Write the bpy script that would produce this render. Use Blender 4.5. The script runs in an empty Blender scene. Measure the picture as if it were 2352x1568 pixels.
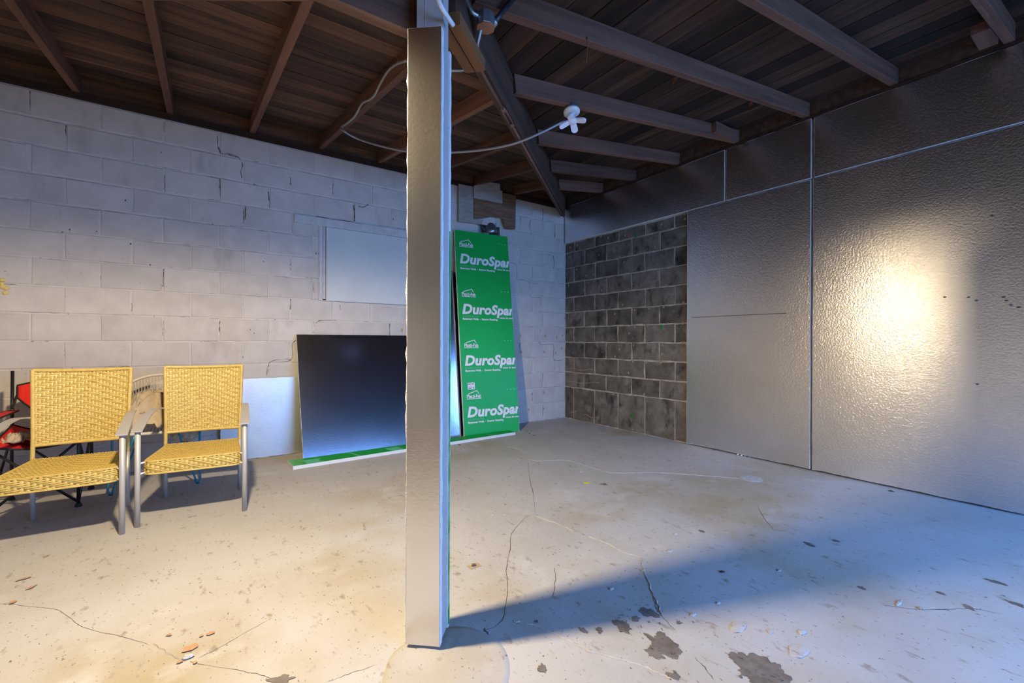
import bpy, bmesh, math, random
from mathutils import Vector, Matrix, noise
random.seed(7)
V = Vector
SC = bpy.context.scene
COL = SC.collection

# ------------------------------------------------------------------ camera
CAM_H = 1.09
FPX = 1027.5
YAW, PITCH, ROLL = math.radians(34.956), math.radians(-0.032), math.radians(0.197)
_F = V((math.sin(YAW), math.cos(YAW), 0)); _R = V((math.cos(YAW), -math.sin(YAW), 0)); _U = V((0, 0, 1))
F2 = _F*math.cos(PITCH) + _U*math.sin(PITCH); U2 = _U*math.cos(PITCH) - _F*math.sin(PITCH)
R3 = _R*math.cos(ROLL) + U2*math.sin(ROLL); U3 = U2*math.cos(ROLL) - _R*math.sin(ROLL)
cam = bpy.data.cameras.new('camera'); cam.sensor_width = 36.0; cam.lens = FPX*36.0/2352.0; cam.clip_start = .02
camo = bpy.data.objects.new('camera', cam); COL.objects.link(camo)
M = Matrix((R3, U3, -F2)).transposed().to_4x4(); M.translation = V((0, 0, CAM_H)); camo.matrix_world = M
SC.camera = camo

# ------------------------------------------------------------------ world, daylight, exposure
world = bpy.data.worlds.new('sky'); SC.world = world; world.use_nodes = True
bg = world.node_tree.nodes['Background']; bg.inputs[0].default_value = (.26, .50, 1.0, 1); bg.inputs[1].default_value = 1.1
dl = bpy.data.lights.new('doorway_daylight', 'AREA'); dl.shape = 'RECTANGLE'; dl.size = 3.6; dl.size_y = 2.6
dl.energy = 430; dl.color = (.17, .42, 1.0)
dlo = bpy.data.objects.new('doorway_daylight', dl); COL.objects.link(dlo)
dlo.location = (2.75, -2.55, 1.95); dlo.rotation_euler = (math.radians(-90+33), 0, math.radians(180))
vs = SC.view_settings
vs.view_transform = 'Standard'; vs.look = 'None'; vs.exposure = 0.35; vs.gamma = 1.0; vs.use_curve_mapping = False
LAMP_W = 345

# ------------------------------------------------------------------ measuring helpers (sight lines onto real planes)
O = V((0, 0, CAM_H))
def ray(q): return F2 + R3*((q[0]-1176)/FPX) + U3*((784-q[1])/FPX)
def fl(q, z=0.0): d = ray(q); return O + d*((z-CAM_H)/d.z)
def wy(q, Y): d = ray(q); return O + d*(Y/d.y)
def wx(q, X): d = ray(q); return O + d*(X/d.x)

# room dimensions
XC, YC = 4.258, 4.817
XB = 4.298                      # bare block face of the right wall, behind the boards
XW, YS = -2.86, -1.76
CX, CY = .699, 1.5285           # middle of the roof
MX, MY = .14, .15               # roof falls towards the middle
Z0 = 3.02                       # rafter underside at the walls
RD = .115                       # rafter depth
def zN(Y): return Z0 - MY*(YC-Y)
def zE(X): return Z0 - MX*(XC-X)

# ------------------------------------------------------------------ materials
def nd(nt, t, **kw):
    n = nt.nodes.new(t)
    for k, v in kw.items():
        if k.startswith('i_'):
            key = k[2:]
            n.inputs[int(key) if key.isdigit() else key].default_value = v
        else: setattr(n, k, v)
    return n
def mat(name, col, rough=.8, metal=0.0, var=None, scale=8, stretch=(1, 1, 1), detail=5, lo=.35, hi=.65,
        bump=0, bscale=60, bstretch=(1, 1, 1), rnd=0.0, spec=None, extra=None, alpha=None, trans=0, subs=0):
    m = bpy.data.materials.new(name); m.use_nodes = True; nt = m.node_tree; L = nt.links.new
    b = nt.nodes['Principled BSDF']
    b.inputs['Roughness'].default_value = rough; b.inputs['Metallic'].default_value = metal
    if spec is not None: b.inputs['Specular IOR Level'].default_value = spec
    if trans: b.inputs['Transmission Weight'].default_value = trans
    if alpha is not None: b.inputs['Alpha'].default_value = alpha
    tc = nd(nt, 'ShaderNodeTexCoord'); crd = tc.outputs['Object']
    oi = nd(nt, 'ShaderNodeObjectInfo')
    off = nd(nt, 'ShaderNodeVectorMath', operation='MULTIPLY_ADD'); off.inputs[1].default_value = (37, 21, 53)
    cb = nd(nt, 'ShaderNodeCombineXYZ'); 
    for i in range(3): L(oi.outputs['Random'], cb.inputs[i])
    L(cb.outputs[0], off.inputs[0]); L(crd, off.inputs[2]); crd = off.outputs[0]
    c = nd(nt, 'ShaderNodeRGB'); c.outputs[0].default_value = (*col, 1); out = c.outputs[0]
    def nz(sc, st, det=5, rg=.55):
        mp = nd(nt, 'ShaderNodeMapping'); mp.inputs['Scale'].default_value = st; L(crd, mp.inputs[0])
        n = nd(nt, 'ShaderNodeTexNoise', i_Scale=sc, i_Detail=det, i_Roughness=rg); L(mp.outputs[0], n.inputs['Vector']); return n.outputs[0]
    def ramp(src, a, bb):
        r = nd(nt, 'ShaderNodeMapRange', clamp=True); r.inputs[1].default_value = a; r.inputs[2].default_value = bb; L(src, r.inputs[0]); return r.outputs[0]
    def mix(fac, a, bcol, blend='MIX'):
        x = nd(nt, 'ShaderNodeMix', data_type='RGBA', blend_type=blend)
        if isinstance(fac, float): x.inputs[0].default_value = fac
        else: L(fac, x.inputs[0])
        L(a, x.inputs[6])
        if isinstance(bcol, tuple): x.inputs[7].default_value = (*bcol, 1)
        else: L(bcol, x.inputs[7])
        return x.outputs[2]
    if var: out = mix(ramp(nz(scale, stretch, detail), lo, hi), out, var)
    if extra:
        for (ecol, esc, est, elo, ehi, edet) in extra: out = mix(ramp(nz(esc, est, edet), elo, ehi), out, ecol)
    if rnd:
        hv = nd(nt, 'ShaderNodeHueSaturation'); r = nd(nt, 'ShaderNodeMapRange'); r.inputs[3].default_value = 1-rnd; r.inputs[4].default_value = 1+rnd
        L(oi.outputs['Random'], r.inputs[0]); L(r.outputs[0], hv.inputs['Value']); L(out, hv.inputs['Color']); out = hv.outputs[0]
    L(out, b.inputs['Base Color'])
    if bump:
        bl = bump if isinstance(bump, list) else [(bump, bscale, bstretch)]
        prev = None
        for (st, sc, sr) in bl:
            bp = nd(nt, 'ShaderNodeBump', i_Strength=1.0, i_Distance=st); L(nz(sc, sr, 4, .6), bp.inputs['Height'])
            if prev: L(prev, bp.inputs['Normal'])
            prev = bp.outputs[0]
        L(prev, b.inputs['Normal'])
    return m

paint_extra = [((.30, .29, .28), 5, (1, 1, .35), .60, .86, 6), ((.20, .18, .16), 60, (1, 1, 1), .70, .78, 3)]
M_BLOCK = mat('painted_block', (.52, .485, .462), .75, var=(.45, .42, .395), scale=6, bump=[(.0016, 45, (1, 1, 1)), (.0005, 220, (1, 1, 1))], rnd=.045, extra=paint_extra)
M_PMORTAR = mat('painted_mortar', (.56, .525, .50), .8, var=(.48, .45, .425), scale=7, bump=[(.002, 40, (1, 1, 1))], extra=[((.14, .11, .09), 26, (1, 1, 1), .66, .72, 4)])
M_DBLOCK = mat('bare_block', (.088, .078, .071), .95, var=(.155, .142, .132), scale=7, bump=[(.003, 90, (1, 1, 1))], rnd=.28,
               extra=[((.23, .22, .215), 6, (1, 1, 1), .56, .80, 8), ((.030, .026, .025), 8, (1, 1, .6), .54, .70, 7), ((.26, .25, .24), 55, (1, 1, 1), .66, .72, 3)])
M_DMORTAR = mat('bare_mortar', (.46, .43, .40), .95, var=(.26, .23, .20), scale=9, bump=[(.003, 70, (1, 1, 1))])
M_CRACK = mat('crack', (.05, .042, .036), 1.0, var=(.12, .10, .085), scale=25)
M_FLOOR = mat('concrete_floor', (.42, .42, .43), .62, var=(.365, .355, .34), scale=1.6, detail=8, lo=.42, hi=.68, bump=[(.0016, 14, (1, 1, 1)), (.0007, 130, (1, 1, 1))],
              extra=[((.31, .255, .145), .9, (1, 1, 1), .52, .74, 7), ((.47, .475, .49), 3.2, (1, 1, 1), .58, .75, 7), ((.25, .22, .18), 20, (1.5, .7, 1), .61, .74, 6), ((.15, .12, .09), 85, (1.3, .7, 1), .665, .715, 3)], spec=.35)
M_FOOT = mat('footing_concrete', (.44, .44, .45), .7, var=(.36, .35, .34), scale=5, bump=[(.003, 18, (1, 1, 1))])
M_PATCH = mat('bare_patch', (.105, .088, .075), .9, var=(.17, .15, .135), scale=20, bump=[(.002, 60, (1, 1, 1))])
M_RIDGE = mat('crack_filler', (.47, .46, .455), .8, var=(.36, .34, .31), scale=22, bump=[(.002, 60, (1, 1, 1))])
M_OCHRE = mat('ochre_stain', (.33, .255, .155), .85, var=(.38, .30, .20), scale=15)
M_RUST = mat('rust_stain', (.36, .20, .105), .85, var=(.42, .28, .17), scale=30)
def wood(name, col, var, rnd, extra=None):
    return mat(name, col, .75, var=var, scale=3.0, stretch=(.35, 6, 6), detail=7, lo=.35, hi=.7, bump=[(.0015, 9, (.5, 14, 14))], rnd=rnd, extra=extra, spec=.25)
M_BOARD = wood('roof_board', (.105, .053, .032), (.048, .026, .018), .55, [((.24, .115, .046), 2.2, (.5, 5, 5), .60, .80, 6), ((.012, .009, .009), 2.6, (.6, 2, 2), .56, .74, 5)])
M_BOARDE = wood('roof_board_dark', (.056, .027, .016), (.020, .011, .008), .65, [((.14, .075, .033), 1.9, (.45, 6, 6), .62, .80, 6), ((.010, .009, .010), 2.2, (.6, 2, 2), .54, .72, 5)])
M_RAFT = wood('rafter_wood', (.165, .078, .052), (.080, .040, .028), .25, [((.30, .17, .115), 5, (.3, 6, 6), .66, .84, 6)])
M_BEAM = wood('beam_wood', (.095, .050, .034), (.050, .028, .020), .1, [((.15, .06, .035), 4, (.4, 5, 5), .63, .80, 6)])
M_BOLST = wood('bolster_wood', (.20, .090, .034), (.11, .046, .018), .12)
M_PLATE = wood('wall_plate_wood', (.045, .022, .014), (.02, .012, .009), .2, [((.20, .18, .17), 4, (1, 5, 5), .72, .78, 6)])
M_PLY = mat('plywood', (.20, .115, .065), .75, var=(.115, .058, .032), scale=4, stretch=(1, 1, 9), detail=5, bump=[(.001, 20, (1, 1, 8))])
M_PLYP = mat('painted_ply', (.30, .285, .25), .75, var=(.24, .22, .185), scale=12, stretch=(1, 1, 4), bump=[(.001, 30, (1, 1, 6))], extra=[((.16, .10, .06), 9, (1, 1, 1), .66, .74, 6)])
M_PLYW = mat('offwhite_ply', (.36, .36, .34), .7, var=(.29, .285, .265), scale=10, stretch=(1, 1, 4), bump=[(.001, 30, (1, 1, 6))], extra=[((.15, .12, .09), 14, (1, 1, 1), .70, .76, 5)])
M_FOIL = mat('foil', (.56, .59, .69), .15, 1.0, var=(.51, .54, .63), scale=3, bump=[(.0002, 75, (1, 1, 1)), (.00005, 30, (.35, 1, 22))], extra=[((.83, .83, .84), 12, (.4, 1, 3), .70, .80, 5)])
M_FOILR = mat('dull_foil', (.49, .49, .49), .42, .9, bump=[(.0005, 60, (1, 1, 1))], var=(.45, .45, .45), scale=5)
M_FOILP = mat('post_foil', (.80, .79, .79), .20, 1.0, var=(.74, .73, .73), scale=3, bump=[(.0004, 75, (1, 1, 1)), (.00012, 30, (.35, 1, 22))])
M_FOILW = mat('foil_wall', (.84, .84, .86), .20, 1.0, var=(.78, .78, .80), scale=3, bump=[(.0018, 70, (1, 1, 1)), (.00038, 26, (1, .3, 24))], extra=[((.85, .85, .86), 9, (.4, 1, 4), .74, .80, 6)])
M_FOAM = mat('white_foam', (.70, .705, .71), .8, var=(.70, .71, .72), scale=60, bump=[(.003, 160, (1, 1, 1))])
M_GREEN = mat('green_print', (.001, .37, .055), .38, var=(.002, .34, .05), scale=3, spec=.4, bump=[(.0004, 40, (1, 1, 1))])
M_PRINT = mat('white_print', (.72, .72, .74), .5)
M_PRINTG = mat('pale_green_print', (.16, .52, .30), .5)
M_INK = mat('dark_print', (.08, .08, .09), .6)
M_PAINTW = mat('white_paint', (.40, .40, .41), .6, var=(.36, .36, .37), scale=20, bump=[(.0006, 90, (1, 1, 1))])
M_PANEL = mat('white_board', (.56, .575, .55), .5, var=(.50, .515, .49), scale=2.5, bump=[(.0003, 30, (1, 1, 1))])
M_TRIMW = mat('painted_trim', (.52, .515, .52), .7, var=(.44, .43, .42), scale=14, stretch=(1, 1, 1), bump=[(.0012, 40, (1, 1, 1))])
M_WICK = mat('yellow_wicker', (.49, .35, .088), .38, var=(.60, .445, .13), scale=40, rnd=.03, spec=.5)
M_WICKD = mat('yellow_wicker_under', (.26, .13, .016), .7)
M_ALU = mat('brushed_aluminium', (.47, .46, .45), .45, .35, bump=[(.0002, 60, (1, 1, .1))])
M_BLACK = mat('black_tube', (.012, .012, .014), .4, spec=.5)
M_RED = mat('red_fabric', (.72, .014, .010), .75, bump=[(.0006, 300, (1, 1, 1))], var=(.58, .009, .008), scale=9)
M_TRIMB = mat('black_binding', (.010, .010, .011), .8)
M_TEAL = mat('teal_metal', (.002, .20, .29), .35, spec=.5)
M_CORD = mat('cream_cord', (.62, .58, .50), .6)
M_CANVAS = mat('canvas_cloth', (.50, .42, .31), .9, var=(.42, .34, .24), scale=10, bump=[(.0008, 240, (1, 1, 1))])
M_PLAST = mat('clear_plastic', (.75, .74, .72), .18, alpha=.42, spec=.6, bump=[(.004, 14, (1, 1, 1))])
M_STEEL = mat('galvanised_steel', (.42, .44, .47), .38, .85, var=(.34, .36, .39), scale=20)
M_CONDUIT = mat('grey_conduit', (.30, .30, .30), .5, .4)
M_DPIPE = mat('dark_pipe', (.045, .048, .055), .45, .5)
M_RUSTM = mat('rusted_iron', (.20, .095, .06), .7, .2, var=(.13, .065, .045), scale=30, bump=[(.0008, 120, (1, 1, 1))])
M_COPPER = mat('copper_cover', (.38, .17, .09), .6, .3, var=(.30, .13, .075), scale=18)
M_CERAM = mat('white_ceramic', (.72, .70, .66), .3)
M_BULB = mat('lamp_plastic', (.72, .74, .86), .35)
M_YTAPE = mat('yellow_tape', (.62, .66, .02), .5)
M_LEAF = mat('dry_leaf', (.10, .055, .03), .9)
M_GTAPE = mat('green_mark', (.01, .20, .05), .6)
M_GLUE = mat('grey_glue', (.24, .23, .20), .8)
M_YFOAM = mat('yellow_foam', (.66, .52, .17), .8, bump=[(.002, 60, (1, 1, 1))])
M_WPVC = mat('white_pipe', (.60, .63, .68), .4)
M_PLAIN = mat('plain_block_wall', (.42, .42, .425), .85, var=(.36, .36, .36), scale=4)
def emat(name, col, s):
    m = bpy.data.materials.new(name); m.use_nodes = True; b = m.node_tree.nodes['Principled BSDF']
    b.inputs['Emission Color'].default_value = (*col, 1); b.inputs['Emission Strength'].default_value = s; b.inputs['Base Color'].default_value = (.8, .8, .8, 1); return m
M_LIT = emat('lit_lamp_leaf', (1, .80, .52), 70)

# ------------------------------------------------------------------ mesh helpers
class B:
    def __init__(s): s.v = []; s.f = []
    def add(s, vs, fs):
        o = len(s.v); s.v += [tuple(p) for p in vs]; s.f += [tuple(i+o for i in f) for f in fs]; return s
    def box(s, a, b, mtx=None):
        x0, y0, z0 = a; x1, y1, z1 = b
        ps = [V(p) for p in ((x0,y0,z0),(x1,y0,z0),(x1,y1,z0),(x0,y1,z0),(x0,y0,z1),(x1,y0,z1),(x1,y1,z1),(x0,y1,z1))]
        if mtx is not None: ps = [mtx @ p for p in ps]
        return s.add(ps, [(0,3,2,1),(4,5,6,7),(0,1,5,4),(1,2,6,5),(2,3,7,6),(3,0,4,7)])
    def prism(s, poly, axis, a, b):
        """poly: 2D list (counter-clockwise); axis 'y': poly is (x,z); 'z': poly is (x,y)"""
        n = len(poly)
        mk = (lambda p, t: (p[0], t, p[1])) if axis == 'y' else ((lambda p, t: (t, p[0], p[1])) if axis == 'x' else (lambda p, t: (p[0], p[1], t)))
        vs = [mk(p, a) for p in poly] + [mk(p, b) for p in poly]
        return s.add(vs, [tuple(range(n))[::-1], tuple(range(n, 2*n))] + [(i, (i+1) % n, n+(i+1) % n, n+i) for i in range(n)])
    def tube(s, pts, r, n=8, cap=True):
        pts = [V(p) for p in pts]; m = len(pts)
        rr = r if isinstance(r, (list, tuple)) else [r]*m
        t0 = (pts[1]-pts[0]).normalized(); up = V((0, 0, 1)) if abs(t0.z) < .9 else V((1, 0, 0))
        nv = t0.cross(up).normalized(); vs = []
        for i, p in enumerate(pts):
            t = (pts[min(i+1, m-1)]-pts[max(i-1, 0)]).normalized()
            nv = (nv - t*nv.dot(t)).normalized(); bn = t.cross(nv)
            for k in range(n):
                a = 2*math.pi*k/n; vs.append(p + (nv*math.cos(a)+bn*math.sin(a))*rr[i])
        fs = [(i*n+k, i*n+(k+1) % n, (i+1)*n+(k+1) % n, (i+1)*n+k) for i in range(m-1) for k in range(n)]
        if cap: fs += [tuple(range(n))[::-1], tuple(range((m-1)*n, m*n))]
        return s.add(vs, fs)
    def lathe(s, prof, n=16, mtx=None):
        vs = []
        for (r, z) in prof:
            for k in range(n):
                a = 2*math.pi*k/n; p = V((r*math.cos(a), r*math.sin(a), z)); vs.append(mtx @ p if mtx is not None else p)
        m = len(prof)
        fs = [(i*n+k, i*n+(k+1) % n, (i+1)*n+(k+1) % n, (i+1)*n+k) for i in range(m-1) for k in range(n)]
        fs += [tuple(range(n))[::-1], tuple(range((m-1)*n, m*n))]
        return s.add(vs, fs)
    def mesh(s, name, smooth=False):
        me = bpy.data.meshes.new(name); me.from_pydata(s.v, [], s.f); me.update()
        bm = bmesh.new(); bm.from_mesh(me); bmesh.ops.recalc_face_normals(bm, faces=bm.faces); bm.to_mesh(me); bm.free()
        if smooth: me.polygons.foreach_set('use_smooth', [True]*len(me.polygons))
        return me
    def obj(s, name, m, parent=None, smooth=False, **kw): return mk(name, s.mesh(name, smooth), m, parent, **kw)
def mk(name, me, m, parent=None, label=None, cat=None, group=None, kind=None, loc=None, mtx=None):
    o = bpy.data.objects.new(name, me); COL.objects.link(o)
    if me is not None and m is not None and not me.materials: me.materials.append(m)
    if parent is not None: o.parent = parent
    if loc is not None: o.location = loc
    if mtx is not None: o.matrix_local = mtx
    tag(o, label, cat, group, kind); return o
def tag(o, label=None, cat=None, group=None, kind=None):
    for k, v in (('label', label), ('category', cat), ('group', group), ('kind', kind)):
        if v: o[k] = v
    return o
def empty(name, loc=(0, 0, 0), rz=0, **kw):
    o = bpy.data.objects.new(name, None); COL.objects.link(o); o.location = loc; o.rotation_euler = (0, 0, rz); tag(o, **kw); return o
def frame(x, y, z, o): return Matrix(((x[0],y[0],z[0],o[0]),(x[1],y[1],z[1],o[1]),(x[2],y[2],z[2],o[2]),(0,0,0,1)))
def bez(pts, n=8):
    """smooth Catmull-Rom path"""
    P = [V(p) for p in pts]; P = [P[0]*2-P[1]] + P + [P[-1]*2-P[-2]]; out = []
    for i in range(1, len(P)-2):
        for k in range(n):
            t = k/n; a, b, c, d = P[i-1], P[i], P[i+1], P[i+2]
            out.append(.5*((2*b)+(c-a)*t+(2*a-5*b+4*c-d)*t*t+(3*b-a-3*c+d)*t**3))
    return out+[P[-2]]
def ripple(pts, pitch, r0, r1):
    """resample a path so that a tube along it shows wound rings"""
    P = [V(p) for p in pts]; L = [0]
    for a, b in zip(P, P[1:]): L.append(L[-1]+(b-a).length)
    n = max(4, int(L[-1]/pitch)*2); out = []; rr = []; j = 0
    for i in range(n+1):
        d = L[-1]*i/n
        while j < len(P)-2 and L[j+1] < d: j += 1
        t = (d-L[j])/max(1e-9, L[j+1]-L[j]); out.append(P[j].lerp(P[j+1], t)); rr.append(r0 if i % 2 else r1)
    return out, rr

# ------------------------------------------------------------------ floor
floor = B().box((XW-.2, YS-.25, -.12), (XC+.3, YC+.25, 0)).obj('floor', M_FLOOR, kind='structure', label='worn pale concrete floor with cracks and stains')
def strip_path(b, pts, w, z, lift=0, jit=.0):
    """ragged thin strip along ground points"""
    P = bez(pts, 6); n = len(P); vs = []
    for i, p in enumerate(P):
        t = (P[min(i+1, n-1)]-P[max(i-1, 0)]); t.z = 0; t.normalize(); s = V((-t.y, t.x, 0))
        k = math.sin(math.pi*min(1, max(0.12, i/(n-1)*1.0)))**.3 if n > 2 else 1
        ww = w*(.55+.9*random.random())*k; c = p + s*random.uniform(-jit, jit)
        vs += [c+s*ww/2+V((0, 0, z-p.z)), c-s*ww/2+V((0, 0, z-p.z)), c+V((0, 0, z+lift-p.z))]
    fs = []
    for i in range(n-1):
        a = i*3; c = a+3
        if lift: fs += [(a, a+2, c+2, c), (a+2, a+1, c+1, c+2)]
        else: fs += [(a, a+1, c+1, c)]
    return b.add(vs, fs)
for pts in ([(1112,1447),(1140,1437),(1158,1410),(1166,1340),(1163,1305),(1172,1260),(1176,1225),(1203,1192),(1217,1183)],
            [(1213,1062),(1217,1100),(1226,1140),(1230,1182)],
            [(1500,1370),(1508,1396),(1518,1412),(1552,1450)],
            [(1596,1510),(1618,1532),(1640,1562)],
            [(1272,1303),(1276,1330),(1268,1375)],
            [(0,1386),(75,1393),(140,1404),(190,1440),(280,1462),(345,1482)],
            [(435,1520),(560,1542),(612,1554),(645,1566)],
            [(752,1567),(800,1548),(868,1526)], [(622,1420),(560,1455),(500,1490),(452,1512)],
            [(2030,1390),(2120,1400),(2230,1398),(2300,1410)], [(1740,1160),(1752,1185),(1780,1220)]):
    strip_path(B(), [fl(q) for q in pts], .0024 if pts[0][0] > 900 else .0014, .0009, 0, .0025).obj('crack', M_CRACK, floor)
for pts, w in (([(1163,1025),(1198,1034),(1222,1057),(1300,1057),(1360,1074),(1410,1086),(1500,1085)], .014),
               ([(1500,1085),(1570,1089),(1700,1099)], .008), ([(1232,1186),(1280,1203),(1320,1222)], .009),
               ([(1352,1232),(1400,1250),(1430,1268),(1472,1280),(1478,1305),(1500,1365)], .011),
               ([(1180,1426),(1225,1435),(1290,1463),(1360,1495),(1450,1520),(1520,1548),(1560,1567)], .012),
               ([(1500,1365),(1520,1410)], .010), ([(350,1480),(400,1506),(425,1520)], .006)):
    strip_path(B(), [fl(q) for q in pts], w*.72, .0004, .003, .004).obj('crack_filler', M_RIDGE, floor)
ZI = [.0008]
def blotch(name, q, sx, sy, m, parent, n=90, rough=.45, rot=None):
    ZI[0] += .00006; z = ZI[0]; c = fl(q); r = random.uniform(0, 6.28); vs = [(c.x, c.y, z)]; rot = random.uniform(0, 6) if rot is None else rot
    for i in range(n):
        a = 2*math.pi*i/n
        k = 1 + rough*(noise.noise(V((math.cos(a)*1.5+r, math.sin(a)*1.5, r)))*1.0 + .35*noise.noise(V((math.cos(a)*4+r, math.sin(a)*4, 3))) + .22*noise.noise(V((math.cos(a)*11+r, math.sin(a)*11, 7))))
        x, y = math.cos(a)*sx*k, math.sin(a)*sy*k
        vs.append((c.x+x*math.cos(rot)-y*math.sin(rot), c.y+x*math.sin(rot)+y*math.cos(rot), z))
    return B().add(vs, [(0, i+1, (i+1) % n+1) for i in range(n)]).obj(name, m, parent)
for q, sx, sy in (((1516,1478),.045,.062), ((1504,1498),.03,.03), ((1745,1548),.075,.09), ((1712,1520),.03,.045), ((1430,1438),.045,.024), ((1490,1408),.026,.03), ((1462,1420),.02,.012), ((1340,1447),.018,.010),
                  ((1376,1447),.010,.014), ((1612,1220),.018,.013), ((1387,1112),.020,.022), ((1858,1249),.03,.014), ((2292,1338),.035,.014), ((2336,1388),.03,.012), ((2225,1395),.02,.012), ((1560,1430),.010,.008),
                  ((2047,1128),.018,.012), ((648,1562),.035,.018), ((1245,1535),.02,.014), ((1545,1553),.022,.016), ((1980,1350),.014,.010), ((2160,1362),.016,.008), ((1920,1242),.016,.01), ((1232,1428),.008,.007)):
    blotch('bare_patch', q, sx, sy, M_PATCH, floor, rough=.75)
for k in range(40):
    q0 = random.choice(((1516,1485), (1745,1545), (1440,1440), (1490,1412), (2240,1390)))
    blotch('bare_patch', (q0[0]+random.gauss(0, 34), min(1566, q0[1]+random.gauss(0, 22))), random.uniform(.002, .007), random.uniform(.002, .005), M_PATCH, floor, n=16, rough=.8)
for q, sx, sy in (((435,1490),.022,.016), ((485,1456),.013,.009), ((388,1460),.010,.006), ((462,1462),.007,.006), ((448,1523),.008,.006), ((413,1522),.009,.006), ((30,1384),.014,.009), ((56,1330),.028,.008), ((72,1350),.022,.007)):
    blotch('rust_spot', q, sx, sy, M_RUST, floor, rough=.5)
# spalled concrete crumbs that stand proud of the floor
def lump(name, c, r, m, parent=None, flat=.4, seed=0, sub=2, **kw):
    bm = bmesh.new(); bmesh.ops.create_icosphere(bm, subdivisions=sub, radius=1)
    for v in bm.verts:
        k = 1+.35*noise.noise(v.co*1.7+V((seed, seed*2, 0)))+.18*noise.noise(v.co*4+V((seed, 0, seed)))
        v.co = V((v.co.x*k*r[0], v.co.y*k*r[1], v.co.z*k*r[2]))
    me = bpy.data.meshes.new(name); bm.to_mesh(me); bm.free()
    return mk(name, me, m, parent, loc=c, **kw)
for i, (q, a, b) in enumerate((((1835,1494),.05,.028), ((1695,1440),.045,.025), ((1404,1352),.014,.009), ((1842,1452),.02,.013), ((1790,1310),.013,.008), ((1540,1265),.022,.012), ((1553,1226),.014,.010), ((1130,1183),.014,.010), ((1158,1182),.012,.010), ((1770,1452),.012,.008), ((1592,1412),.018,.009), ((1476,1310),.008,.014), ((2065,1385),.035,.008), ((1650,1385),.012,.007), ((1335,1083),.013,.010))):
    c = fl(q); lump('crumb', (c.x, c.y, .001), (a, b, .0045), M_FLOOR, floor, seed=i)
# footing collar round the post
fb = B()
prof = [(.34, -.02), (.335, .010), (.30, .030), (.20, .048), (.02, .052)]
n = 40; vs = []
for (r, z) in prof:
    for k in range(n):
        a = 2*math.pi*k/n; rr = r*(.62+.03*noise.noise(V((math.cos(a)*2, math.sin(a)*2, 1)))); vs.append((.685+rr*math.cos(a), 1.345+rr*math.sin(a), z*.15+(.004*noise.noise(V((rr*12, a*3, 0))) if z > .02 else 0)))
fb.add(vs, [(i*n+k, i*n+(k+1) % n, (i+1)*n+(k+1) % n, (i+1)*n+k) for i in range(4) for k in range(n)] + [tuple(range(4*n, 5*n))])
fb.obj('footing_collar', M_FLOOR, floor, smooth=True)
strip_path(B(), [fl(q) for q in [(1112,1444),(1128,1470),(1133,1500),(1126,1530),(1104,1548),(1080,1566)]], .006, .0012, 0, .004).obj('crack', M_CRACK, floor)
dc = fl((1725, 1099)); B().lathe([(.085, 0), (.085, .003), (.075, .004), (.01, .004)], 24).obj('drain_cover', M_FOOT, floor, loc=(dc.x, dc.y, 0))
for i in range(6): B().box((-.06, -.003, .0035), (.06, .003, .0062)).obj('drain_rib', M_RIDGE, floor, loc=(dc.x, dc.y-.045+i*.018, 0))

# ------------------------------------------------------------------ walls of concrete block
JZ = [2.968] + [2.762-.2105*k for k in range(13)] + [.0]        # bed joints from the top
GAP = .011
def block_mesh(w, h, seed, d=.02, c=.006, jit=.0022, gap=GAP):
    r = random.Random(seed); x, z = w/2-gap/2, h/2-gap/2
    j = lambda: r.uniform(-jit, jit)
    cor = [(-x, -z), (x, -z), (x, z), (-x, z)]; vs = []
    rim = []
    for i in range(4):
        a, b = cor[i], cor[(i+1) % 4]
        m = 3 if i % 2 == 0 else 2
        for k in range(m): t = k/m; rim.append((a[0]+(b[0]-a[0])*t+j(), a[1]+(b[1]-a[1])*t+j()))
    n = len(rim)
    vs += [(p[0], d, p[1]) for p in rim] + [(p[0], -.001, p[1]) for p in rim] + [(p[0]*(1-c/x), -.0045+j()*.5, p[1]*(1-c/z)) for p in rim]
    fs = [(k*n+i, k*n+(i+1) % n, (k+1)*n+(i+1) % n, (k+1)*n+i) for k in range(2) for i in range(n)] + [tuple(range(2*n, 3*n))]
    return B().add(vs, fs).mesh('block')
def slab_cells(xs, zs, holes, y0, y1, axis):
    b = B()
    for xa, xb in zip(xs, xs[1:]):
        for za, zb in zip(zs, zs[1:]):
            cx, cz = (xa+xb)/2, (za+zb)/2
            if any(h[0] < cx < h[1] and h[2] < cz < h[3] for h in holes): continue
            b.box((xa, y0, za), (xb, y1, zb)) if axis == 'y' else b.box((y0, xa, za), (y1, xb, zb))
    return b
WIN = (.985, 2.28, 1.50, 2.325); HOLE = (2.84, 3.17, 2.36, 2.60)
wb = slab_cells([XW-.2, WIN[0], WIN[1], HOLE[0], HOLE[1], XC+.3], [-.1, WIN[2], WIN[3], HOLE[2], HOLE[3], 2.968], [WIN, HOLE], YC, YC+.14, 'y')
wb.box((XW-.2, YC+.14, -.1), (XC+.3, YC+.25, 3.3)).box((XW-.2, YC+.05, 2.968), (XC+.3, YC+.14, 3.3))
wall_back = wb.obj('wall_back', M_PMORTAR, kind='structure', label='long wall of white painted concrete blocks')
std = [block_mesh(.3955, .2105, i) for i in range(8)]; top = [block_mesh(.3955, .206, 40+i) for i in range(3)]; low = [block_mesh(.3955, .236, 60+i) for i in range(3)]
ck = B()
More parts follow.
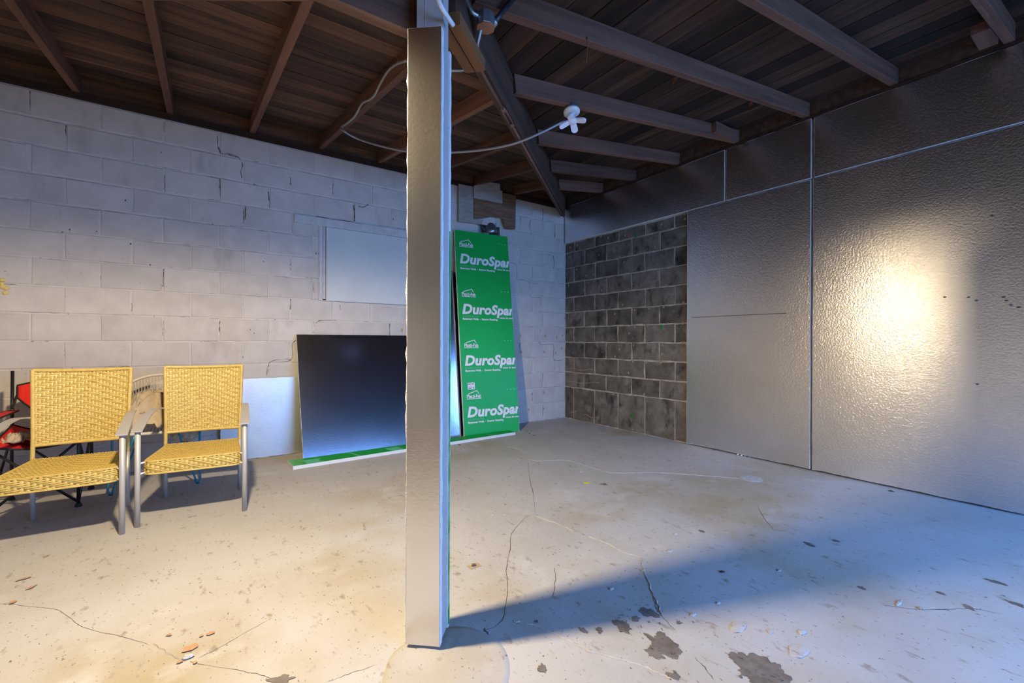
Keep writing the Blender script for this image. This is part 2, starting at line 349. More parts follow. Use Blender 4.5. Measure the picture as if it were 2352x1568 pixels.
def wall_crack(pts, w, y):
    P = bez(pts, 5); vs = []; n = len(P)
    for i, p in enumerate(P):
        t = (P[min(i+1, n-1)]-P[max(i-1, 0)]); t.y = 0; t.normalize(); s = V((-t.z, 0, t.x)); ww = w*random.uniform(.35, 1.35); e = V((random.uniform(-1, 1), 0, random.uniform(-1, 1)))*.0016
        vs += [V((p.x, y, p.z))+s*ww/2+e, V((p.x, y, p.z))-s*ww/2+e]
    ck.add(vs, [(2*i, 2*i+1, 2*i+3, 2*i+2) for i in range(n-1)])
for r in range(14):
    z1, z0 = JZ[r], JZ[r+1]
    ph = -1.043 if r % 2 == 0 else -.856
    k = -2
    while ph+k*.3955 < 4.3:
        x0, x1 = ph+k*.3955, ph+(k+1)*.3955; k += 1
        dx = random.uniform(-.006, .006)
        segs = [(x0+dx, min(x1+dx, XB-.002))]
        for (ha, hb, hc, hd) in (WIN, (HOLE[0]-.02, HOLE[1]+.02, HOLE[2]-.01, HOLE[3]-.06)):
            if z0 < hd-.02 and z1 > hc+.02:
                ns = []
                for (a, b) in segs:
                    if b <= ha or a >= hb: ns.append((a, b)); continue
                    if a < ha-.05: ns.append((a, ha))
                    if b > hb+.05: ns.append((hb, b))
                segs = ns
        for (a, b) in segs:
            if b-a < .04: continue
            w = b-a
            if r == 2 and .66 < (a+b)/2 < 1.2 : pass
            if abs(w-.3955) < .004:
                me = random.choice(top if r == 0 else low if r == 13 else std)
            else: me = block_mesh(w, z1-z0, random.random())
            mk('block', me, M_BLOCK, wall_back, loc=((a+b)/2, YC-.0005, (z0+z1)/2))
            if random.random() < .7:                       # open joint beside the block
                z_a, z_b = sorted((random.uniform(z0, z1), random.uniform(z0, z1)))
                if z_b-z_a > .05: wall_crack([(a+.002, 0, z_a), (a+random.uniform(-.002, .004), 0, (z_a+z_b)/2), (a+.002, 0, z_b)], random.choice((.0022, .003, .006)), YC-.0012)
            if random.random() < .85:                      # hairline along the bed joint
                xa = random.uniform(a, b-.1); xb = min(b, xa+random.uniform(.15, .40)); zz = z0+random.choice((-.005, .005))
                wall_crack([(xa, 0, zz), ((xa+xb)/2, 0, zz+random.uniform(-.003, .003)), (xb, 0, zz)], random.choice((.0015, .002, .003)), YC-.0012)
for pts, w in (([(499,312),(500,330),(502,345)], .005), ([(502,338),(506,350),(512,356)], .010), ([(520,352),(545,360),(552,368),(557,380),(553,395),(556,408)], .006), ([(505,352),(530,358),(548,362)], .005),
               ([(616,440),(618,462)], .008), ([(564,474),(563,505)], .008), ([(812,472),(814,492),(814,508)], .014), ([(815,470),(832,476),(846,470)], .010), ([(900,488),(903,505)], .010),
               ([(725,496),(760,503),(800,508),(812,510)], .006), ([(815,512),(850,518),(880,523)], .004), ([(1246,478),(1247,490),(1246,505)], .010), ([(1273,515),(1274,530),(1274,546)], .010), ([(1218,505),(1216,520),(1219,536)], .008),
               ([(1156,545),(1163,560),(1163,590),(1160,602)], .003), ([(1160,602),(1182,606),(1187,622),(1187,640)], .003), ([(1187,641),(1214,648),(1217,680),(1242,684)], .004), ([(1242,685),(1241,720)], .003), ([(1214,648),(1235,652)], .003),
               ([(1240,756),(1240,790),(1270,792),(1271,825),(1294,826)], .005), ([(1270,586),(1272,602),(1271,616)], .009), ([(1242,583),(1265,586)], .003), ([(1211,718),(1213,745),(1224,752)], .003),
               ([(620,830),(668,826),(672,790),(690,772)], .004), ([(612,862),(616,840),(625,828),(668,824)], .004), ([(725,762),(724,745),(735,736),(772,735)], .004), ([(780,700),(782,712)], .004)):
    wall_crack([V((wy(q, YC).x, 0, wy(q, YC).z)) for q in pts], w, YC-.0056)
ck.obj('joint_cracks', M_CRACK, wall_back, kind='stuff')
for i, q in enumerate(((1196,770),(1252,772),(1278,775),(1197,808),(1250,808),(1276,810),(1292,770),(1222,904),(1250,902),(1214,940),(1248,938),(923,758),(1290,800))):
    c = wy(q, YC-.005); lump('glue_smear', (c.x, YC-.0055, c.z), (.012, .004, .02), M_OCHRE, wall_back, seed=i+20, sub=2)
for i, q in enumerate(((6,643),(3,652),(8,660),(14,662),(12,672),(4,657))):
    c = wy(q, YC-.008); lump('foam_blob', (c.x, YC-.007, c.z), (.017, .012, .014), M_YFOAM, wall_back, seed=i+50)
for i, q in enumerate(((575,757),(584,765),(160,527),(222,531),(288,460),(300,560),(605,600),(345,608),(370,350))):
    c = wy(q, YC-.005); lump('nail_hole', (c.x, YC-.0045, c.z), (.006, .002, .007), M_CRACK, wall_back, seed=i+70, sub=1)

wr = slab_cells([YS-.2, YC+.25], [-.1, 3.3], [], XB, XB+.2, 'x')
wall_right = wr.obj('wall_right', M_DMORTAR, kind='structure', label='side wall of bare dark concrete blocks behind foil boards')
dstd = [block_mesh(.405, .2105, 100+i, c=.009, jit=.006, gap=.017) for i in range(8)]
RZ = Matrix.Rotation(math.radians(-90), 4, 'Z')
JR = [2.479] + JZ[3:-2] + [.0]
def dblock(a, b, z0, z1):
    if b-a < .03: return
    me = random.choice(dstd) if abs(b-a-.405) < .006 and abs(z1-z0-.2105) < .003 else block_mesh(b-a, z1-z0, random.random(), c=.009, jit=.006, gap=.017)
    mk('block', me, M_DBLOCK, wall_right, mtx=Matrix.Translation((XB-.001, (a+b)/2, (z0+z1)/2)) @ RZ)
for r in range(len(JR)-1):
    z1, z0 = JR[r], JR[r+1]
    ph = 4.632 if r % 2 == 0 else 4.425
    edges = [YC] + [ph-.405*k+random.uniform(-.008, .008) for k in range(6)]
    for a, b in zip(edges, edges[1:]):
        if b < 2.70: b = 2.70
        dblock(b, a, z0, z1)
        if b <= 2.70: break
for i, q in enumerate([(1574,492),(1574,502),(1572,539),(1520,515),(1437,540),(1398,546),(1381,543),(1366,550),(1326,562),(1311,568),(1309,590),(1376,586),(1423,591),(1434,601),(1505,567),(1325,618),(1347,633),(1364,630),(1307,655),(1359,671),(1382,667),(1431,700),(1458,712),(1491,708),(1525,705),(1570,695),(1569,742),(1488,748),(1458,750),(1413,721),(1446,765),(1522,792),(1568,787),(1456,792),(1521,813),(1485,832),(1423,802),(1413,818),(1454,830),(1518,832),(1411,864),(1444,856),(1409,904),(1480,905),(1454,905),(1453,986),(1482,990),(1342,665)]):
    c = wx(q, XB); lump('glue_dab', (XB-.005, c.y, c.z), (.004, .016, .018), M_GLUE, wall_right, seed=i, sub=1)
for i, q in enumerate(((1461,540),(1520,752),(1453,954))):
    c = wx(q, XB); B().box((-.004, -.012, -.032), (0, .012, .032)).obj('green_mark', M_GTAPE, wall_right, loc=(XB-.0055, c.y, c.z))
for q0, q1 in (((1305,847),(1365,850)), ((1303,877),(1378,880)), ((1310,948),(1326,945)), ((1342,952),(1377,962))):
    a, b = wx(q0, XB), wx(q1, XB); P = [V((XB-.006, a.y+(b.y-a.y)*t, a.z+(b.z-a.z)*t+.012*math.sin(t*9))) for t in [i/10 for i in range(11)]]
    B().tube(P, .004, 5).obj('glue_bead', M_OCHRE, wall_right)

B().box((XW-.2, YS-.25, -.1), (XW, YC+.25, 3.3)).obj('wall_left', M_PLAIN, kind='structure', label='plain block wall to the left of the chairs')
DOOR = (.95, 4.2, 0, 2.08)
slab_cells([XW-.2, DOOR[0], DOOR[1], XC+.3], [-.1, 0, 2.08, 3.3], [DOOR], YS-.2, YS, 'y').obj('wall_front', M_PLAIN, kind='structure', label='block wall with the open garage doorway')

# blocked-up window in the back wall
win = empty('window_1', (0, YC, 0), kind='structure', label='blocked up window with white board and painted frame')
def wpart(name, m, a, b): return B().box(a, b).obj(name, m, win)
wpart('lintel', M_TRIMW, (.757, -.022, 2.243), (2.35, .10, 2.325))
wpart('jamb', M_TRIMW, (.986, -.010, 1.497), (1.022, .10, 2.243))
wpart('stop_bead', M_TRIMW, (1.026, -.006, 1.51), (1.050, .10, 2.243))
wpart('jamb', M_TRIMW, (2.245, -.010, 1.497), (2.28, .10, 2.243))
wpart('cover_board', M_PANEL, (1.052, -.024, 1.494), (2.24, -.010, 2.240))
wpart('backing', M_TRIMW, (.99, .09, 1.5), (2.28, .13, 2.30))

# ------------------------------------------------------------------ roof: deck, boards, rafters, beams
dk = B(); zc = zE(CX)+RD+.024; ze = Z0+RD+.024
e = .30
dk.add([(XW-e, YS-e, ze+e*MX), (XC+e, YS-e, ze+e*MX), (XC+e, YC+e, ze+e*MX), (XW-e, YC+e, ze+e*MX), (CX, CY, zc)], [(0,1,4),(1,2,4),(2,3,4),(3,0,4)])
dk.add([(XW-e, YS-e, ze+e*MX+.05), (XC+e, YS-e, ze+e*MX+.05), (XC+e, YC+e, ze+e*MX+.05), (XW-e, YC+e, ze+e*MX+.05), (CX, CY, zc+.05)], [(0,1,4),(1,2,4),(2,3,4),(3,0,4)])
ceiling = dk.obj('ceiling', M_BOARD, kind='structure', label='dark timber roof boards and rafters falling to the middle')
def xe(Y): return XC-(YC-Y)*MY/MX          # valley on the right
def xw(Y): return 2*CX-xe(Y)
def plank(p00, p10, p11, p01, th, m, zdrop):
    """quad seen from below, thickness upwards"""
    c = (V(p00)+V(p10)+V(p11)+V(p01))/4; ax = (V(p10)-V(p00)).normalized(); az = V((0, 0, 1)); ay = az.cross(ax).normalized(); az = ax.cross(ay)
    mt = frame(ax, ay, az, c); inv = mt.inverted(); lo = [inv @ V(p) for p in (p00, p10, p11, p01)]; hi = [p+V((0, 0, th)) for p in lo]
    B().add(lo+hi, [(0,3,2,1),(4,5,6,7),(0,1,5,4),(1,2,6,5),(2,3,7,6),(3,0,4,7)]).obj('roof_board', m, ceiling, mtx=mt)
RX = [-2.55, -1.97, -1.38, -.792, -.207, .400, 1.001, 1.597, 2.20, 2.80, 3.40]
RY = [.53, 1.115, 1.708, 2.316, 2.97, 3.56, 4.10]
Y = YC+.10; w = .142
while Y-w > 1.75:
    g = .0025; ya, yb = Y-w+g, Y-g; Y -= w
    A, Bx = max(xw(yb), XW), min(xe(yb), XC+.06)
    cuts = [A]
    if Bx-A > 2.5:
        c = random.choice([x for x in RX if A+.6 < x < Bx-.6]); cuts.append(c)
        if random.random() < .4 and Bx-c > 2.4: cuts.append(random.choice([x for x in RX if c+1 < x < Bx-.5]))
    cuts.append(Bx)
    for i, (a, b) in enumerate(zip(cuts, cuts[1:])):
        a0 = max(xw(ya), XW) if i == 0 else a+.0015; a1 = a if i == 0 else a+.0015
        b0 = min(xe(ya), XC+.06) if i == len(cuts)-2 else b-.0015; b1 = b if i == len(cuts)-2 else b-.0015
        dz = random.uniform(0, .004)
        plank((a0, ya, zN(ya)+RD+dz), (b0, ya, zN(ya)+RD+dz), (b1, yb, zN(yb)+RD+dz), (a1, yb, zN(yb)+RD+dz), .02, M_BOARD, 0)
def yh(X): return YC-(XC-X)*MX/MY
def yl(X): return 2*CY-yh(X)
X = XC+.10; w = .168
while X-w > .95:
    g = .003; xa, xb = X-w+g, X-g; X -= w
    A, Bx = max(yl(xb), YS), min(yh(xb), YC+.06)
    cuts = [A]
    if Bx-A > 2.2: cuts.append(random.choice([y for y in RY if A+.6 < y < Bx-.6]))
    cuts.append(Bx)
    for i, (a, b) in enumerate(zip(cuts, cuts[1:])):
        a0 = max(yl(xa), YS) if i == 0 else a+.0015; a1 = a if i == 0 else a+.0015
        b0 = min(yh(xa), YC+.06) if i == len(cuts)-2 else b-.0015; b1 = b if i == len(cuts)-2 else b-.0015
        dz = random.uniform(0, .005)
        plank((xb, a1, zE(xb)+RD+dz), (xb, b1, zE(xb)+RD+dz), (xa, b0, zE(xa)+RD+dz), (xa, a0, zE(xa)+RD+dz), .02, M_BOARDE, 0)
def timber(name, p0, p1, w, d, m, parent, **kw):
    """p0,p1: middle of the underside"""
    p0, p1 = V(p0), V(p1); ax = (p1-p0); L = ax.length; ax.normalize(); ay = V((0, 0, 1)).cross(ax).normalized(); az = ax.cross(ay)
    c = .003; h = w/2
    prof = [(-h+c, 0), (h-c, 0), (h, c), (h, d), (-h, d), (-h, c)]
    b = B(); b.prism(prof, 'x', 0, L)
    return b.obj(name, m, parent, mtx=frame(ax, ay, az, p0), **kw)
for x in RX:
    ye = YC-(XC-x)*MX/MY if x > CX else YC-(x-XW)*MX/MY
    timber('rafter', (x, YC+.03, zN(YC+.03)), (x, ye+.045, zN(ye+.045)), .046, RD, M_RAFT, ceiling)
for y in RY:
    x1 = xe(y) if y > CY else xe(2*CY-y)
    timber('rafter', (XC+.10, y, zE(XC+.10)), (x1+.05, y, zE(x1+.05)), .05, RD, M_RAFT, ceiling)
bd = V((-1, -MX/MY, 0))                                       # plan direction of the valley beam
def bp(s, dz=0): return V((XC, YC, Z0-MX*s+dz)) + bd*s
BD = .158
timber('valley_beam', bp(.06, -BD), bp(3.46, -BD), .062, BD+RD-.012, M_BEAM, ceiling)
sd = V((bd.y, -bd.x, 0)).normalized()
for s in (-1, 1):
    timber('bolster', bp(3.19, -BD-.052)+sd*s*.0255, bp(3.46, -BD-.052)+sd*s*.0255, .048, .050, M_BOLST, ceiling)
# other three valley beams and the level girder to the left of the post
for cx_, cy_ in ((XW, YC), (XC, YS), (XW, YS)):
    a = V((cx_, cy_, Z0-BD)); b = V((CX, CY, zE(CX)-BD)); u = (b-a); u /= u.xy.length
    timber('valley_beam', a+u*.1, b-u*.16, .062, BD+RD-.012, M_BEAM, ceiling)
timber('girder', (.715, 1.60, 2.235), (XW+.02, 1.60, 2.235), .05, .20, M_BEAM, ceiling)
for x in (-2.4, -.9):
    B().box((x-.03, 1.575, 2.425), (x+.03, 1.625, 2.62 if x > -1 else 2.80)).obj('hanger', M_BEAM, ceiling)
# wall plates and dark closing boards above them
B().box((XW, YC-.022, 2.9695), (XC-.02, YC+.045, Z0-.002)).obj('wall_plate', M_PLATE, ceiling)
B().box((XW, YC+.02, Z0), (XC, YC+.045, Z0+RD+.02)).obj('closing_board', M_BOARD, ceiling)
B().box((XC+.006, YS, 2.995), (XC+.038, YC-.03, Z0-.002)).obj('wall_plate', M_PLATE, ceiling)
B().box((XC+.018, YS, Z0), (XC+.038, YC, Z0+RD+.02)).obj('closing_board', M_BOARD, ceiling)
# short blocks nailed beside two rafters
B().box((3.80, 2.316-.025-.045, zE(3.9)+.012), (4.16, 2.316-.0265, zE(3.9)+.105)).obj('nailing_block', M_RAFT, ceiling)
B().box((3.86, .53+.0265, zE(3.9)-.005), (4.10, .53+.11, zE(3.9)+.05)).obj('nailing_block', M_RAFT, ceiling)

# ------------------------------------------------------------------ foil boards fixed to the right wall
def foil_panel(y0, y1, z0, z1, label, slit=False, ov=0):
    r = empty('insulation_board', (XC, (y0+y1)/2, z0), label=label, cat='insulation board', group='foil boards fixed to the right wall')
    h = z1-z0; w = y1-y0
    core = B(); n = 14; rr = random.Random(z1+y0)
    e = lambda: rr.uniform(0, .004)
    poly = [(-w/2+i*w/n, e()) for i in range(n)] + [(w/2-e(), i*h/n) for i in range(n)] + [(w/2-i*w/n, h-e()) for i in range(n)] + [(-w/2+e(), h-i*h/n) for i in range(n)]
    core.prism(poly, 'x', .0012, .0325); core.obj('foam_core', M_FOAM, r)
    f = B(); c = .004; gx, gz = 10, 16; vs = []
    for i in range(gx+1):
        for k in range(gz+1):
            yy = -w/2+c+(w-2*c)*i/gx; zz = c+(h-2*c)*k/gz
            vs.append((-.0002-.0022*noise.noise(V((yy*2.1+y0*3, zz*2.1, z0)))**2, yy, zz))
    f.add(vs, [(i*(gz+1)+k, (i+1)*(gz+1)+k, (i+1)*(gz+1)+k+1, i*(gz+1)+k+1) for i in range(gx) for k in range(gz)])
    # foil coordinates: local x runs along the board so that the drawn lines lie flat
    fo = f.obj('foil_face', M_FOILW, r, smooth=True)
    if slit:
        B().box((-.0030, -.40, 1.332), (-.0012, .53, 1.3375)).obj('slit', M_CRACK, r)
    return r
P1 = foil_panel(1.664, 2.842, .012, 2.473, 'tall narrow foil board beside the bare dark blocks with a long slit', True)
P2 = foil_panel(.430, 1.648, .012, 2.476, 'tall foil board at the right edge with the bright lamp reflection')
foil_panel(2.428, 4.790, 2.484, 2.992, 'long low foil strip under the rafters running into the corner')
foil_panel(1.662, 2.412, 2.484, 2.992, 'short middle foil strip under the rafters between two white seams')
foil_panel(.430, 1.642, 2.484, 2.993, 'scratched foil strip under the rafters above the lamp reflection')
for i, q in enumerate(((2225,682),(2305,682),(2312,690),(2322,700),(2340,705),(2278,495),(2170,682),(2245,882),(2243,690))):
    c = wx(q, XC); lump('dent', (0-.002, c.y-P2.location.y, c.z-.012), (.0015, .010, .006), M_CRACK, P2, seed=i+5, sub=1)

# ------------------------------------------------------------------ the post in the middle
PA = V((.602, 1.510, 0)); a_ = V((.746, -.665, 0)); a_.normalize(); b_ = V((.665, .746, 0)); b_.normalize()
post = empty('support_post', (.69, 1.49, 0), label='square post in mid room wrapped in foil faced foam', cat='post')
pm = frame(a_, b_, V((0, 0, 1)), PA - V((.69, 1.49, 0)))      # x across the front face, y backwards
def pobj(b, name, m, par=post, **kw): return b.obj(name, m, par, mtx=pm if par is post else None, **kw)
cb_ = B(); cb_.box((.022, .030, .02), (.0485, .100, 2.60)); pobj(cb_, 'white_board', M_PAINTW)
cb_ = B(); cb_.box((.0500, .030, .02), (.1195, .100, 2.60)); pobj(cb_, 'white_board', M_PAINTW)
def ragged(w, h, t0, t1, z0, seed, amp=.004, n=70):
    rr = random.Random(seed); poly = []
    L = [(-rr.random()*amp*(1 if rr.random() < .8 else 2), z0+(h-z0)*i/n) for i in range(n+1)]
    R = [(w+rr.random()*amp*.6, z0+(h-z0)*i/n) for i in range(n+1)]
    return B().prism(R + L[::-1], 'y', t0, t1)
fp = pobj(ragged(.1215, 2.195, .0015, .028, .016, 3), 'foam_panel', M_FOAM)
f = B(); n = 60; vs = []
for k in range(n+1):
    for i in range(5):
        z = .018+(2.193-.018)*k/n; vs.append((.001+.1195*i/4, -.0006-.0012*noise.noise(V((i*.6, z*2.2, 0))), z))
f.add(vs, [(k*5+i, k*5+i+1, (k+1)*5+i+1, (k+1)*5+i) for k in range(n) for i in range(4)])
f.obj('foil_face', M_FOILP, fp, smooth=True)
bp_ = pobj(ragged(.124, 2.17, .102, .124, .02, 8, .0035), 'foam_panel', M_FOAM)
B().box((.002, .1242, .03), (.1255, .1262, 1.55)).obj('printed_face', M_GREEN, bp_)
B().box((.1262, .1035, .03), (.1270, .1150, 1.50)).obj('printed_edge', M_GREEN, bp_)

# ------------------------------------------------------------------ loose insulation boards on the floor
def slab_obj(name, a, u, v, W, H, T, label, front, back=None, seed=0, cat='insulation board'):
    """leaning sheet: a = lower front left corner, u across, v up the slope; foil or print on the front"""
    u = u.normalized(); v = (v-u*v.dot(u)).normalized(); nrm = u.cross(v)        # nrm points to the viewer
    if nrm.y > 0: nrm = -nrm
    r = empty(name, a, label=label, cat=cat, group='loose insulation boards')
    mt = frame(u, -nrm, v, V((0, 0, 0)))
    rr = random.Random(seed); n = 24; e = lambda: rr.uniform(0, .0035)
    poly = [(i*W/n, e()) for i in range(n)] + [(W-e(), i*H/n) for i in range(n)] + [(W-i*W/n, H-e()) for i in range(n)] + [(e(), H-i*H/n) for i in range(n)]
    B().prism(poly, 'y', .001, T-.001).obj('foam_core', M_FOAM, r, mtx=mt)
    g = 12; vs = [(.003+(W-.006)*i/g, -.0002, .003+(H-.006)*k/g) for i in range(g+1) for k in range(g+1)]
    vs = [(x, y-.0016*noise.noise(V((x*3+seed, z*3, 0)))**2, z) for x, y, z in vs]
    B().add(vs, [(i*(g+1)+k, (i+1)*(g+1)+k, (i+1)*(g+1)+k+1, i*(g+1)+k+1) for i in range(g) for k in range(g)]).obj('printed_face' if front is M_GREEN else 'foil_face', front, r, smooth=True, mtx=mt)
    if back: B().box((.003, T-.0008, .003), (W-.003, T+.0004, H-.003)).obj('printed_face' if back is M_GREEN else 'foil_face', back, r, mtx=mt)
    return r, mt
slab_obj('insulation_board', V((.154, 4.735, .002)), V((1, 0, 0)), V((0, .035, .735)), .98, .738, .025, 'low silver foil board against the wall behind the right wicker chair', M_FOILR, M_GREEN, 1)
slab_obj('insulation_board', V((.772, 4.388, .002)), V((1, .004, 0)), V((0, .370, 1.150)), 1.22, 1.208, .025, 'square dark foil board leaning on the wall beside the post', M_FOIL, M_GREEN, 2)
da, db = V((2.457, 4.450, .002)), V((3.183, 4.381, .002)); dv = V((3.153, 4.705, 2.416))-db
duro, dmt = slab_obj('insulation_board', da, db-da, dv, .728, 2.44, .025, 'tall green printed board leaning in the corner', M_GREEN, M_FOIL, 3)
slab_obj('insulation_board', V((2.19, 4.515, .002)), V((1, -.03, 0)), V((.012, .262, 1.9)), .62, 1.93, .025, 'foil board half hidden behind the tall green printed board', M_FOIL, M_GREEN, 4)
# strip lying on the floor
sa, sb = V((.650, 4.140, .001)), V((3.025, 4.248, .001)); su = (sb-sa).normalized(); sv = V((-su.y, su.x, 0)); SL = (sb-sa).length
st = empty('insulation_strip', sa, label='long narrow strip of green faced foam lying on the floor', cat='insulation board', group='loose insulation boards')
smt = frame(su, sv, V((0, 0, 1)), V((0, 0, 0)))
rr = random.Random(5); n = 60
SW = lambda x: .222-.082*x/SL
B().prism([(i*SL/n, rr.uniform(0, .002)) for i in range(n+1)] + [(SL-i*SL/n, SW(SL-i*SL/n)-rr.uniform(0, .002)) for i in range(n+1)], 'z', 0, .030).obj('foam_core', M_FOAM, st, mtx=smt)
B().prism([(.002, .003), (SL-.002, .003), (SL-.002, SW(SL)-.002), (.002, SW(0)-.002)], 'z', .0300, .0312).obj('printed_face', M_GREEN, st, mtx=smt)
for x in (.56, 1.13, 2.08): B().add([(x, .003, .0318), (x+.014, .003, .0318), (x-.034, SW(x)-.004, .0318), (x-.048, SW(x)-.004, .0318)], [(0,1,2,3)]).obj('print_line', M_PRINTG, st, mtx=smt)
for i in range(18): 
    for x0 in (.10, .86): B().box((x0-.0012*i+rr.uniform(0, .03), .008+i*.0075, .0313), (x0+.17-rr.uniform(0, .06), .0105+i*.0075, .0317)).obj('print_line', M_PRINTG, st, mtx=smt)

# print on the tall green board
def text_mesh(body, size, bold=0.0, shear=0.0, xs=1.0):
    c = bpy.data.curves.new('txt', 'FONT'); c.body = body; c.size = size; c.offset = bold; c.shear = shear; c.resolution_u = 3; c.space_character = 1.0+bold*6
    o = bpy.data.objects.new('txt', c); COL.objects.link(o); dg = bpy.context.evaluated_depsgraph_get(); dg.update()
    me = bpy.data.meshes.new_from_object(o.evaluated_get(dg)); bpy.data.objects.remove(o); bpy.data.curves.remove(c)
    me.materials.clear()
    for v in me.vertices: v.co = V((v.co.x*xs, 0, v.co.y))
    return me
def put_text(body, u, v, cap, m, width=None, bold=0.0, shear=0.0, clip=None, lift=-.0042):
    me = text_mesh(body, cap/.70, bold*cap, shear)
    xs = [p.co.x for p in me.vertices]; x0 = min(xs); wid = max(xs)-x0
    k = (width/wid) if width else 1
    for p in me.vertices: p.co = V(((p.co.x-x0)*k+u, lift, p.co.z+v))
    if clip:
        bm = bmesh.new(); bm.from_mesh(me); bmesh.ops.bisect_plane(bm, geom=bm.verts[:]+bm.edges[:]+bm.faces[:], plane_co=(clip, 0, 0), plane_no=(1, 0, 0), clear_outer=True); bm.to_mesh(me); bm.free()
    me.name = 'lettering'
    return mk('lettering', me, m, duro, mtx=dmt)
def poly_line(pts, w, m):
    b = B()
    for p, q in zip(pts, pts[1:]):
        p, q = V((p[0], 0, p[1])), V((q[0], 0, q[1])); t = (q-p).normalized(); s = V((-t.z, 0, t.x))*w/2; p = p-t*w*.35; q = q+t*w*.35
        b.add([p+s+V((0,-.004,0)), p-s+V((0,-.004,0)), q-s+V((0,-.004,0)), q+s+V((0,-.004,0))], [(0,1,2,3)])
    return b.obj('logo_roof', m, duro, mtx=dmt)
for v0 in (2.035, 1.425, .815, .222):
    put_text('DuroSpan', .050, v0, .112, M_PRINT, .712, .058, .20, clip=.7245)
    put_text('Insulation For', .053, v0-.040, .020, M_PRINTG, .21)
    put_text('Basement Walls', .053, v0-.074, .021, M_PRINT, .205, .06)
    put_text('•', .275, v0-.074, .020, M_PRINT)
    put_text('Exterior Sheathing', .300, v0-.074, .021, M_PRINT, .212, .06)
    put_text('Isolant pour', .548, v0-.018, .020, M_PRINTG, .125)
    put_text('murs du sous', .548, v0-.050, .021, M_PRINT, .185, .06, clip=.7245)
    poly_line([(.538, v0-.055), (.538, v0+.005)], .002, M_PRINTG)
    put_text('Plasti-Fab', .056, v0+.214, .040, M_PRINT, .178, .04)
    poly_line([(.055, v0+.204), (.236, v0+.204)], .007, M_PRINT)
    poly_line([(.076, v0+.262), (.184, v0+.296), (.207, v0+.262)], .008, M_PRINT)
    for k in range(3): poly_line([(.585+k*.045, v0+.29), (.597+k*.045, v0+.29)], .010, M_PRINTG)
B().box((.072, -.0052, .535), (.160, -.0030, .612)).obj('sticker', M_PRINT, duro, mtx=dmt)
for k, (zz, x0, x1) in enumerate(((.592, .078, .112), (.592, .118, .150), (.570, .080, .150), (.545, .078, .118), (.545, .125, .152))):
    B().box((x0, -.0056, zz), (x1, -.0053, zz+(.010 if k != 2 else .004))).obj('sticker_print', M_INK, duro, mtx=dmt)

# ------------------------------------------------------------------ plywood patch, hole and pipe high in the corner
def ply(px, Y, th, m, label, extra=None):
    P = [wy(q, Y) for q in px]; c = sum(P, V())/len(P)
    poly = [(p.x-c.x, p.z-c.z) for p in P]
    if sum(poly[i][0]*poly[(i+1) % len(poly)][1]-poly[(i+1) % len(poly)][0]*poly[i][1] for i in range(len(poly))) > 0: poly = poly[::-1]
    return B().prism(poly, 'y', 0, th).obj('plywood_piece', m, label=label, cat='plywood', group='plywood pieces nailed over the wall hole', loc=(c.x, Y, c.z))
pa = ply([(1053.5,422),(1090,429),(1089.5,502),(1111,505),(1105,515.5),(1053.5,509)], 4.765, .012, M_PLYP, 'beige painted plywood piece left of the brown plywood')
ply([(1089,427),(1157,443),(1185,449),(1183.6,526.9),(1162,525),(1153,501),(1128,497.6),(1112,501),(1089,502)], 4.750, .012, M_PLY, 'brown grained plywood piece with a notch cut out below')
ply([(1089,426),(1125,418),(1148,422),(1149,437),(1154,438),(1154,467),(1089,454)], 4.734, .012, M_PLYW, 'off white plywood scrap nailed over the brown plywood')
hc = V(((HOLE[0]+HOLE[1])/2, YC, (HOLE[2]+HOLE[3])/2))
dt = B(); P, rr_ = ripple([(hc.x+.03, YC+.12, 2.60), (hc.x+.03, YC+.01, 2.50), (hc.x+.035, YC+.0, 2.46)], .02, .075, .085); dt.tube(P, rr_, 14)
dt.obj('metal_duct', M_STEEL, smooth=True, label='crumpled shiny metal duct end in the wall hole', cat='duct')
for i, (dx, dz, a, b) in enumerate(((-.10, -.065, .07, .035), (.02, -.080, .10, .03), (.11, -.07, .06, .035), (-.03, -.035, .05, .022))):
    lump('rubble', (hc.x+dx, YC+.005+.01*i, hc.z+dz), (a, .05, b), M_RIDGE if i == 1 else M_DMORTAR, wall_back, seed=i+90)

# ------------------------------------------------------------------ tie rod along the beam
tr = empty('tie_rod', bp(.1, -BD-.02), label='rusty tie rod with turnbuckle under the diagonal beam', cat='tie rod')
t0 = tr.location.copy()
def rp(s): return bp(s, -BD-.016)+sd*(-.012 if True else 0)
s1, s2 = 2.62, 2.80
B().tube([rp(.08)-t0, rp(s1)-t0], .0075, 8).obj('rod', M_RUSTM, tr, smooth=True)
B().tube([rp(s2)-t0, rp(3.42)-t0], .0075, 8).obj('rod', M_RUSTM, tr, smooth=True)
for s in (s1, s2): B().tube([rp(s-.015)-t0, rp(s+.015)-t0], .015, 8).obj('turnbuckle_nut', M_RUSTM, tr, smooth=True)
for sg in (-1, 1): B().tube([rp(s1)+sd*.012*sg-t0, rp(s2)+sd*.012*sg-t0], .005, 6).obj('turnbuckle_side', M_RUSTM, tr, smooth=True)

